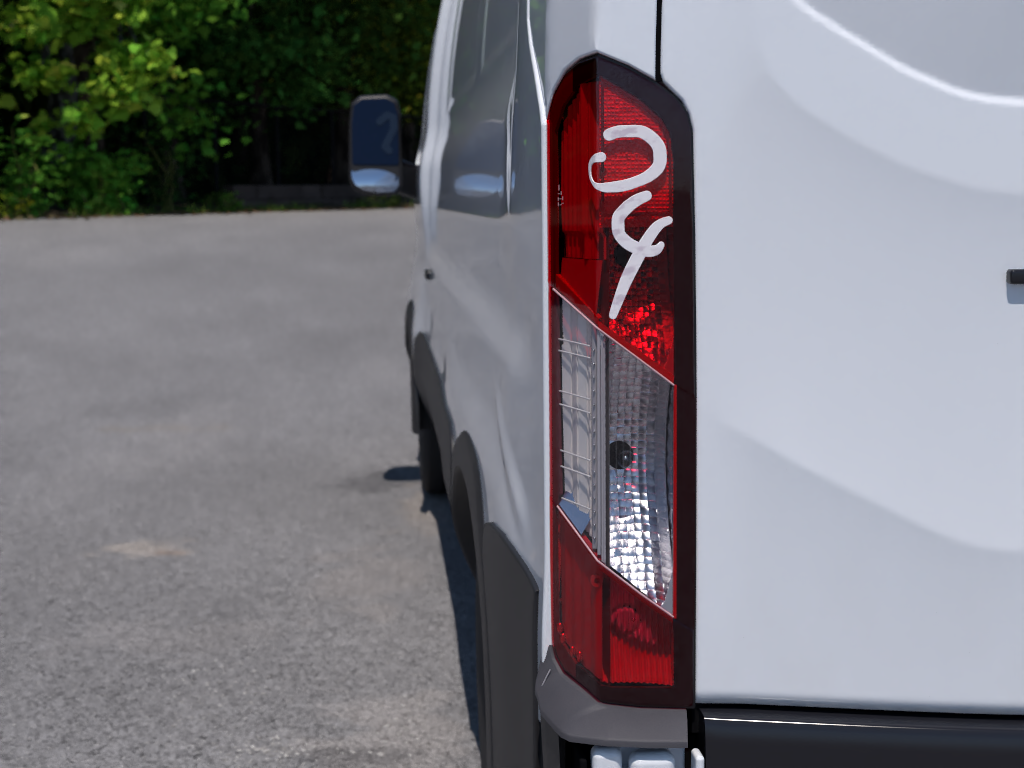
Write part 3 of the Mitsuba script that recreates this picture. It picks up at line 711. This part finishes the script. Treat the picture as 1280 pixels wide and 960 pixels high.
sm_ = patch(sill, .04, clad_fn3(.008), rim=.006, skirt=.02, bres=.02)
add('cargo_van__sill_cladding', sm_, CLAD, 40, label='dark grey plastic sill cladding between the wheels')
def arch(yc, rz_):
    a = np.linspace(.0005, math.pi + .02, 70)
    rows = []
    for r, d in ((0, -.06), (.004, .002), (.012, .010), (.072, .009), (.084, .002), (.086, -.01)):
        y, z = arch_line(yc, .478 + r * 1.05, .355 + r * .85, a)
        rows.append(np.stack([side_x(y, np.maximum(z, .5)) - d + tuck(z) * (y > yc), y, z], -1))
    return loft(rows)
for i, yc in enumerate((WR, WF)):
    am = arch(yc, .975)
    add('cargo_van__wheel_arch' + ('' if i == 0 else '_001'), am, CLAD, 40)
    a = np.linspace(0, math.pi, 24)
    liner = loft([np.stack([np.full(24, .235 + x), *arch_line(yc, .485, .365, a)], -1) for x in (0, .2, .45)])
    add('cargo_van__arch_liner' + ('' if i == 0 else '_001'), cat(liner, rbox(.66, yc, .5, .02, .86, .6, .005)), VOID)
def wheel(tail, x, yc, sgn):
    prof = np.array([(.205, -.105), (.235, -.112), (.290, -.118), (.322, -.112), (.338, -.098), (.3425, -.085), (.3435, -.04), (.3375, -.037), (.3375, -.031), (.3435, -.028), (.3440, .028), (.3375, .031), (.3375, .037), (.3435, .04), (.3425, .085), (.338, .098), (.322, .112), (.290, .118), (.235, .112), (.205, .105)])
    t = trimesh.creation.revolve(prof, sections=64)
    t.apply_transform(trimesh.transformations.rotation_matrix(math.pi / 2, [0, 1, 0])); t.apply_translation([x, yc, WZ])
    add('cargo_van__wheel' + tail + '__tyre', t, RUBBER, 40)
    rp = np.array([(0, -.055), (.05, -.060), (.07, -.050), (.10, -.045), (.150, -.065), (.185, -.080), (.200, -.098), (.213, -.104), (.213, .10), (.19, .09), (.18, 0), (0, 0)])
    r = trimesh.creation.revolve(rp[::-1] * [1, 1], sections=48)
    if sgn > 0:
        r.apply_transform(np.diag([1, 1, -1, 1]))
    r.apply_transform(trimesh.transformations.rotation_matrix(math.pi / 2, [0, 1, 0])); r.apply_translation([x, yc, WZ])
    add('cargo_van__wheel' + tail + '__rim', r, STEEL, 40)
wheel('', .297, WR, -1); wheel('_001', .280, WF, -1)
wheel('_002', 2 * XC - .305, WR, 1); wheel('_003', 2 * XC - .305, WF, 1)

# ------------------------------------------------------------------ van: door mirror
MY = 5.72
def slab(poly, y0, y1, r=.012):
    pts = np.asarray(poly.exterior.coords)[:-1]
    s = manifold3d.Manifold.sphere(r, 10)
    P = poly.buffer(-r)
    c = np.asarray(P.exterior.coords)[:-1]
    sm = [s.translate([float(x), y, float(z)]) for x, z in c[::max(1, len(c) // 28)] for y in (y0 + r, y1 - r)]
    return man(manifold3d.Manifold.batch_hull(sm))
hous = round_poly([(-.108, 1.250), (-.096, 1.215), (-.060, 1.193), (.00, 1.184), (.072, 1.188), (.092, 1.22), (.090, 1.48), (.078, 1.535), (.040, 1.556), (-.060, 1.552), (-.092, 1.525), (-.102, 1.45)], .012)
hous = shapely.affinity.translate(hous, .016, 0)
add('cargo_van__door_mirror__housing', slab(hous, MY, MY + .16, .02), CLAD, True, label='black housing of the door mirror')
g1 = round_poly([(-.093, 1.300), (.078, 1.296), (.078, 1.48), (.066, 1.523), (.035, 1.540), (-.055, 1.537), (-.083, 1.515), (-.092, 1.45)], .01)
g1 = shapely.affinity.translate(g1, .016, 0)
add('cargo_van__door_mirror__glass', patch(g1, .02, lambda x, z, d: np.stack([x, MY - .004 - d + .0 * x, z], -1), skirt=.008, rim=.002, bres=.008), NAVY, True, label='main mirror glass coloured dark blue in place of its reflection')
g2 = round_poly([(-.098, 1.286), (.076, 1.282), (.076, 1.222), (.060, 1.200), (.00, 1.196), (-.055, 1.206), (-.085, 1.226), (-.098, 1.255)], .008)
g2 = shapely.affinity.translate(g2, .016, 0)
def convex(x, z, d):
    return np.stack([x, MY - .012 - d + .9 * (x + .01) ** 2 + 3.2 * (z - 1.222) ** 2, z], -1)
add('cargo_van__door_mirror__wide_angle_glass', patch(g2, .010, convex, skirt=.008, rim=.002, bres=.006), MIRR, True, label='bright curved wide-angle mirror below the main glass')
def reflection_mark(key, pts, w, lab):
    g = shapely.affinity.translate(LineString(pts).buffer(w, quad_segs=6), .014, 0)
    add(key, patch(g, .012, lambda x, z, d: np.stack([x, MY - .0065 - d, z], -1), bres=.006), REFLMARK, True, label=lab)
reflection_mark('cargo_van__door_mirror__reflection_mark', [(.012, 1.455), (.040, 1.480), (.062, 1.470), (.064, 1.430), (.045, 1.395), (.030, 1.365), (.045, 1.350)], .013, 'faint pale reflection painted on the mirror glass')  # pale curve laid on the glass as a painted reflection
arm = man(manifold3d.Manifold.batch_hull([manifold3d.Manifold.sphere(.030, 12).translate(p) for p in ([.07, MY + .08, 1.30], [.19, MY + .14, 1.26], [.07, MY + .09, 1.23], [.19, MY + .15, 1.19])]))
add('cargo_van__door_mirror__arm', arm, BLACK, True)
add('cargo_van__door_handle', rbox(.178, 5.10, .925, .03, .12, .030, .008), BLACK, True)
labels['cargo_van'] = {'label': 'white cargo van with dark plastic cladding, white marker figures on its red tail light', 'category': 'van'}
labels[LP] = {'label': 'tall red and clear tail light with a hand-drawn white zero and four'}

# ------------------------------------------------------------------ trees and verge plants
LEAF_OUT = np.array([(0, 0), (.30, .02), (.52, .38), (.30, .50), (.0, 1.0), (-.30, .50), (-.52, .38), (-.30, .02)])
def leaf_faces():
    v = np.vstack([[0, .38], LEAF_OUT])
    z = -.22 * np.abs(v[:, 0]) - .10 * (v[:, 1] - .4) ** 2
    return np.c_[v, z] - [0, .4, 0], np.array([[0, k, k % 8 + 1] for k in range(1, 9)])
LV, LF = leaf_faces()
DV = np.array([(0, -.5, 0), (.38, .0, -.08), (0, .5, -.05), (-.38, .0, -.08)]); DF = np.array([[0, 1, 2], [0, 2, 3]])
def leaves(pts, size, tilt, cols, r, simple=False, jitter=.35):
    """pts (n, 3); tilt: how far a leaf leans from flat; cols (n, 3)."""
    V, Fc = (DV, DF) if simple else (LV, LF)
    n = len(pts)
    yaw = r.random(n) * 2 * np.pi
    ta, tb = r.normal(0, 1, n) * tilt, r.normal(0, 1, n) * tilt - .35
    cy, sy = np.cos(yaw), np.sin(yaw)
    s = size * (1 + jitter * r.normal(0, 1, n)).clip(.45, 1.9)
    L = V[None] * s[:, None, None]
    x, y, z = L[..., 0], L[..., 1], L[..., 2]
    y, z = y * np.cos(tb)[:, None] - z * np.sin(tb)[:, None], y * np.sin(tb)[:, None] + z * np.cos(tb)[:, None]
    x, z = x * np.cos(ta)[:, None] - z * np.sin(ta)[:, None], x * np.sin(ta)[:, None] + z * np.cos(ta)[:, None]
    X, Y = x * cy[:, None] - y * sy[:, None], x * sy[:, None] + y * cy[:, None]
    P = np.stack([X, Y, z], -1) + pts[:, None]
    F = (Fc[None] + (np.arange(n) * len(V))[:, None, None]).reshape(-1, 3)
    C = np.repeat(cols, len(V), axis=0)
    return trimesh.Trimesh(P.reshape(-1, 3), F, process=False), C
def leaf_cols(n, r, base, spread=.35):
    k = np.exp(r.normal(0, spread, (n, 1)))
    c = np.array(base)[None] * k
    c[:, 0] *= np.exp(r.normal(0, .18, n))
    return c.clip(.004, .6)
def clumps(r, n_clump, center, rad, n_leaf, clump_r):
    """leaf points in clumps through an ellipsoid's outer volume"""
    d = r.normal(0, 1, (n_clump, 3)); d /= np.linalg.norm(d, axis=1, keepdims=True)
    c = np.array(center) + d * np.array(rad) * (r.random((n_clump, 1)) ** .45)
    k = r.integers(0, n_clump, n_leaf)
    q = r.normal(0, 1, (n_leaf, 3)) * clump_r * np.array([1, 1, .55])
    return c[k] + q

def leaf_parts(key, pts, zmax, n, size, tilt, base, r):
    """the leaves nearest the lot, each an entry of its own; returns the other points"""
    low_ = np.flatnonzero(pts[:, 2] < zmax)
    pick = low_[np.argsort(pts[low_] @ np.array([-en[0], -en[1], 0]))[::-1][:2 * n]][::2]
    for k, i in enumerate(pick):
        m, C = leaves(pts[i:i + 1], size * 1.1, tilt, leaf_cols(1, r, base), r, jitter=.15)
        add(key + '__leaf' + ('' if k == 0 else '_%03d' % k), m, LEAF, False, color=C)
    return np.delete(pts, pick, axis=0)

def limb(p0, p1, r0_, r1_, r, bend=.12, n=9):
    t = np.linspace(0, 1, n)[:, None]
    p = np.array(p0) + (np.array(p1) - np.array(p0)) * t
    w = np.cumsum(r.normal(0, 1, (n, 3)), 0) * bend / math.sqrt(n)
    p = p + w * np.sin(np.pi * t) * 1.0
    return p, (r0_ + (r1_ - r0_) * t[:, 0])

def tree(key, a, b, h, trunk_r, crown, n_leaf, size, base, label, seed, bark=BARK, cr=.35, simple=False, lean=(0, 0), tilt=.55, n_parts=0):
    r = np.random.default_rng(seed)
    x, y = verge(a, b)
    z0 = .90
    topp = np.array([x + lean[0], y + lean[1], z0 + h * .72])
    p, rr = limb([x, y, z0 - .1], topp, trunk_r, trunk_r * .35, r, .25, 14)
    rr = rr * (1 + .10 * np.sin(np.arange(14) * 2.1)); rr[0] *= 1.35; rr[1] *= 1.12
    add(key + '__trunk', tube(p, rr, 14), bark, True)
    pts = []
    for (dx, dy, dz, rx, ry, rz_, share) in crown:
        n = int(n_leaf * share)
        pts.append(clumps(r, max(8, n // 42), (x + dx, y + dy, z0 + dz), (rx, ry, rz_), n, cr))
        for _ in range(1):
            i = r.integers(4, 12)
            q, qr = limb(p[i], [x + dx, y + dy, z0 + dz], rr[i] * .45, .02, r, .2, 8)
            k = len([1 for kk in scene if kk.startswith(key + '__limb')])
            add(key + '__limb' + ('' if k == 0 else '_%03d' % k), tube(q, qr, 7), bark, True)
    pts = np.vstack(pts)
    pts = pts[(pts[:, 2] > z0 + .05)]
    if n_parts:
        pts = leaf_parts(key, pts, z0 + 3.7, n_parts, size, tilt, base, r)
    m, C = leaves(pts, size, tilt, leaf_cols(len(pts), r, base), r, simple)
    add(key + '__crown', m, LEAF, False, color=C)
    labels[key + '__crown'] = {'kind': 'stuff'}
    labels[key] = {'label': label, 'category': 'tree'}

G1, G2, G3 = (.27, .50, .050), (.11, .27, .032), (.075, .115, .018)
# crown entries: offset dx dy dz from the foot, radii, share of the leaves
tree('maple_tree', 2.95, 1.35, 8.5, .23, [(0, .7, 6.0, 3.2, 2.4, 2.4, .50), (-.85, -1.1, 2.65, .55, .45, .38, .030), (.75, -1.2, 2.65, .80, .5, .42, .062), (1.0, -1.1, 1.55, .36, .35, .22, .017), (1.3, -1.0, 2.0, .36, .35, .25, .018), (-.85, -.9, 1.55, .42, .4, .26, .016), (.1, -1.3, 2.3, .30, .3, .28, .016), (.05, -1.2, 1.75, .30, .3, .22, .010), (.35, -1.2, 1.2, .25, .3, .2, .006), (.2, -1.1, 3.5, 1.8, .8, .40, .08)],
     14500, .150, G1, 'bright green broadleaf tree at the far left with a mottled grey trunk', 3, BARK, .15, n_parts=180)
tree('slender_tree', 3.95, 1.6, 6.5, .15, [(.2, .6, 4.8, 2.2, 1.8, 1.6, .62), (1.3, -.6, 2.6, .7, .5, .6, .09), (1.5, -.2, 1.4, .5, .4, .5, .03), (-.1, -.5, .8, .25, .25, .3, .02)], 5500, .13, G2, 'slender tree with a brown trunk, second from the left behind the green shrub', 5, BARK2, .25)
tree('shade_tree', 6.4, 2.2, 9.0, .20, [(0, -1.6, 5.9, 3.6, 2.8, 1.9, .62), (-.6, -.3, 2.6, 1.6, .9, 1.3, .2), (.9, .2, 2.4, 1.6, .9, 1.3, .18)], 9000, .14, (.050, .14, .026), 'dark shaded tree in the middle of the wood, left of the fence', 7, BARK2, .33)  # leaves darkened for shade; unseen high crown set forward to cast it
tree('shade_tree_001', 9.4, 2.6, 9.5, .19, [(0, -2.0, 6.0, 3.8, 3.0, 1.9, .66), (-.4, -.2, 3.0, 1.9, .9, 1.2, .18), (1.4, .2, 2.9, 1.8, .9, 1.1, .16)], 9000, .15, (.045, .095, .018), 'dark shaded tree standing behind the left half of the fence', 9, BARK2, .35)  # dark leaf colour holds shade; crown above view overhangs to shade the fence
tree('olive_tree', 12.8, 3.2, 9.5, .21, [(0, -2.2, 6.2, 4.0, 3.2, 1.9, .62), (-1.2, -.3, 3.6, 2.0, .9, 1.3, .2), (1.6, -.2, 3.3, 2.2, 1.0, 1.4, .18)], 9000, .16, (.12, .17, .020), 'olive green tree nearest the van, above the fence', 13, BARK2, .38)  # upper crown, out of view, shaped forward to shade what stands below
tree('far_tree', 17.2, 4.0, 9.5, .22, [(0, -2, 6.2, 4.0, 3.2, 1.9, .62), (-1.2, 0, 3.0, 2.4, 1.2, 1.6, .38)], 6000, .17, G3, 'olive tree hidden behind the van beyond the fence', 15, BARK2, .4)
tree('outer_tree', -.9, 1.6, 8.5, .22, [(0, -.4, 5.8, 3.4, 2.6, 2.2, .6), (-.6, -.8, 2.6, 1.0, .7, .8, .16)], 7000, .13, G1, 'green broadleaf tree just outside the left of the lot view', 17, BARK, .3)

# the wood behind, one dark mass
r = np.random.default_rng(21)
n = 42000
A_, B_, Z_ = r.uniform(-14, 34, n), r.uniform(3.6, 9.5, n), .9 + 9.5 * r.random(n) ** .9
P = np.c_[E0[0] + ed[0] * A_ + en[0] * B_, E0[1] + ed[1] * A_ + en[1] * B_, Z_]
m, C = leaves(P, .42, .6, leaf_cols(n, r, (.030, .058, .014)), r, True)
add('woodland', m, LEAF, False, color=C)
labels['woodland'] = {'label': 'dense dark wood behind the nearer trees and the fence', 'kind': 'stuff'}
for i, (a, b) in enumerate([(-1.4, 4.2), (2.4, 4.4), (5.6, 4.6), (8.8, 5.0), (12.4, 5.2)]):
    x, y = verge(a, b)
    p, rr = limb([x, y, .8], [x + r.normal() * .4, y, 7.5], .16, .08, r, .25, 10)
    key = 'bare_trunk' + ('' if i == 0 else '_%03d' % i)
    add(key, tube(p, rr, 10), BARK2, True)
    labels[key] = {'label': ['dark trunk deep in the wood behind the leafy bush', 'dark trunk deep in the wood right of the slender tree', 'dark trunk deep in the wood behind the left end of the fence', 'dark trunk deep in the wood behind the middle of the low wall', 'dark trunk deep in the wood nearest the van mirror'][i], 'category': 'tree trunk', 'group': 'trunks deep in the wood'}

ba, bz_ = np.meshgrid(np.linspace(-60, 90, 90), np.linspace(0, 1, 14))
bb_ = 8.5 + 9 * bz_
bx = E0[0] + ed[0] * ba + en[0] * bb_; by = E0[1] + ed[1] * ba + en[1] * bb_
bh = .9 + 11 * bz_ ** .8 * (.8 + .4 * meshkit.fbm(np.stack([ba * .15, bz_ * 3, 0 * ba], -1)))
add('sky_blocking_bank', gridmesh(bx, by, bh), SOIL, True)  # bank added to stop sky showing through the leaves
labels['sky_blocking_bank'] = {'label': 'steep dark bank added behind the wood to close off the sky', 'kind': 'structure'}
# shrubs along the edge
def shrub(key, a, b, w, h, n_leaf, size, base, label, seed, stems=5, category='shrub', cr=.13):
    r = np.random.default_rng(seed)
    x, y = verge(a, b)
    z0 = .90
    pts = []
    for k in range(stems):
        tip = np.array([x + r.normal() * w * .45, y + r.normal() * w * .25 - .1, z0 + h * r.uniform(.6, 1.0)])
        q, qr = limb([x + r.normal() * .1, y + r.normal() * .08, z0 - .05], tip, .022, .006, r, .22, 9)
        add(key + '__stem' + ('' if k == 0 else '_%03d' % k), tube(q, qr, 6), STEM, True)
        m_ = n_leaf // stems
        t = r.integers(2, 9, m_)
        pts.append(q[t] + r.normal(0, 1, (m_, 3)) * cr * np.array([1.4, 1, .7]))
    pts = np.vstack(pts); pts = pts[pts[:, 2] > z0 + .02]
    if key == 'green_shrub':
        pts = leaf_parts(key, pts, 9, 90, size, .5, base, r)
    mm, C = leaves(pts, size, .5, leaf_cols(len(pts), r, base), r)
    add(key + '__foliage', mm, LEAF, False, color=C)
    labels[key + '__foliage'] = {'kind': 'stuff'}
    labels[key] = {'label': label, 'category': category}
shrub('green_shrub', 2.75, .55, .62, .86, 900, .105, (.13, .34, .04), 'bright green shrub on the edge of the asphalt in front of the brown trunk', 31, 8, cr=.11)
shrub('leafy_bush', 1.35, .7, .60, 1.15, 420, .10, (.09, .24, .03), 'leafy bush at the left edge below the grey trunk', 33, 6)
shrub('yellow_weed', .75, .25, .22, .36, 170, .06, (.19, .25, .02), 'small yellowish weed at the foot of the leafy bush', 35, 4, 'weed', .06)
shrub('grass_tuft', 5.2, .30, .30, .30, 160, .07, (.10, .21, .03), 'small green tuft where the asphalt meets the wall', 37, 5, 'weed', .06)
shrub('ivy_shrub', 4.7, .9, .75, 1.5, 500, .08, (.035, .10, .022), 'dark ivy covered shrub right of the bright green shrub', 39, 6, cr=.18)
shrub('low_weed', 9.7, .30, .30, .40, 160, .07, (.12, .17, .03), 'low weed growing at the wall foot beside the van mirror', 41, 4, 'weed', .07)

# grass and leaf litter along the edge of the lot
r = np.random.default_rng(51)
n = 2600
a_, b_ = r.uniform(-3, 20, n), np.abs(r.normal(0, .22, n)) + .05
keep = meshkit.noise(np.c_[a_ * 1.3, b_ * 0, b_ * 0], 5) > .42
a_, b_ = a_[keep], b_[keep]; n = len(a_)
gx_, gy_ = E0[0] + ed[0] * a_ + en[0] * b_, E0[1] + ed[1] * a_ + en[1] * b_
hh, yaw, ln = r.uniform(.05, .20, n), r.uniform(0, 6.28, n), r.normal(0, .05, (n, 2))
w_ = .006
base_ = np.stack([gx_, gy_, np.full(n, .90)], -1)
dx_ = np.stack([np.cos(yaw), np.sin(yaw), 0 * yaw], -1) * w_
tip = base_ + np.c_[ln, hh]
V = np.stack([base_ - dx_, base_ + dx_, (base_ + tip) / 2 + dx_ * .8 - np.c_[ln * .25, 0 * hh], (base_ + tip) / 2 - dx_ * .8 - np.c_[ln * .25, 0 * hh], tip], 1).reshape(-1, 3)
F = (np.array([[0, 1, 2], [0, 2, 3], [3, 2, 4]])[None] + 5 * np.arange(n)[:, None, None]).reshape(-1, 3)
add('verge_grass', trimesh.Trimesh(V, F, process=False), LEAF, False, color=np.repeat(leaf_cols(n, r, (.11, .20, .03)), 5, 0))
labels['verge_grass'] = {'label': 'thin green grass blades along the edge of the asphalt', 'kind': 'stuff'}
n = 1500
a_, b_ = r.uniform(-3, 20, n), r.normal(.05, .45, n)
lx, ly = E0[0] + ed[0] * a_ + en[0] * b_, E0[1] + ed[1] * a_ + en[1] * b_
m, C = leaves(np.c_[lx, ly, np.where(b_ > 0, .95, ground_h(lx, ly) + .012)], .07, .15, leaf_cols(n, r, (.16, .11, .06)), r, True)
add('leaf_litter', m, LEAF, False, color=C)
labels['leaf_litter'] = {'label': 'brown fallen leaves strewn where the asphalt meets the wood', 'kind': 'stuff'}

# fence and low wall on the right
fa, fb, fo = 5.0, 19.0, 1.55
fz0, fz1 = .95, 2.62
def vline(a, b, z):
    p = verge(a, b); return [p[0], p[1], z]
k = 0
for a in np.arange(fa, fb + .1, 1.7):
    add('chain_fence__post' + ('' if k == 0 else '_%03d' % k), tube([vline(a, fo, fz0 - .1), vline(a, fo, fz1 + .03)], .032, 8), FENCEM, True); k += 1
add('chain_fence__rail', tube([vline(fa, fo, fz1), vline(fb, fo, fz1)], .024, 8), FENCEM, True)
wires = []
for a in np.arange(fa, fb, .075):
    L_ = fz1 - fz0
    for sg in (1, -1):
        a1 = min(max(a + sg * L_, fa), fb)
        if abs(a1 - a) < .02:
            continue
        zz = fz0 + abs(a1 - a)
        wires.append(tube([vline(a, fo + .004 * sg, fz0), vline(a1, fo + .004 * sg, zz)], .0022, 3))
add('chain_fence__mesh', cat(*wires), FENCEM); labels['chain_fence__mesh'] = {'kind': 'stuff'}
labels['chain_fence'] = {'label': 'dark chain-link fence along the wood, between the trees and the low wall', 'category': 'fence'}
i = 0
for row in range(2):
    for a in np.arange(6.0 + .3 * row, 17.5, .62):
        p = verge(a + .305, 1.05 + .012 * math.sin(a * 7))
        m = rbox(0, 0, 0, .605, .22, .215, .012, 6)
        m.apply_transform(trimesh.transformations.rotation_matrix(math.atan2(ed[1], ed[0]), [0, 0, 1])); m.apply_translation([p[0], p[1], .99 + .222 * row])
        add('low_wall__block' + ('' if i == 0 else '_%03d' % i), m, CONC); i += 1
labels['low_wall'] = {'label': 'low brownish block wall at the foot of the chain-link fence', 'category': 'wall'}
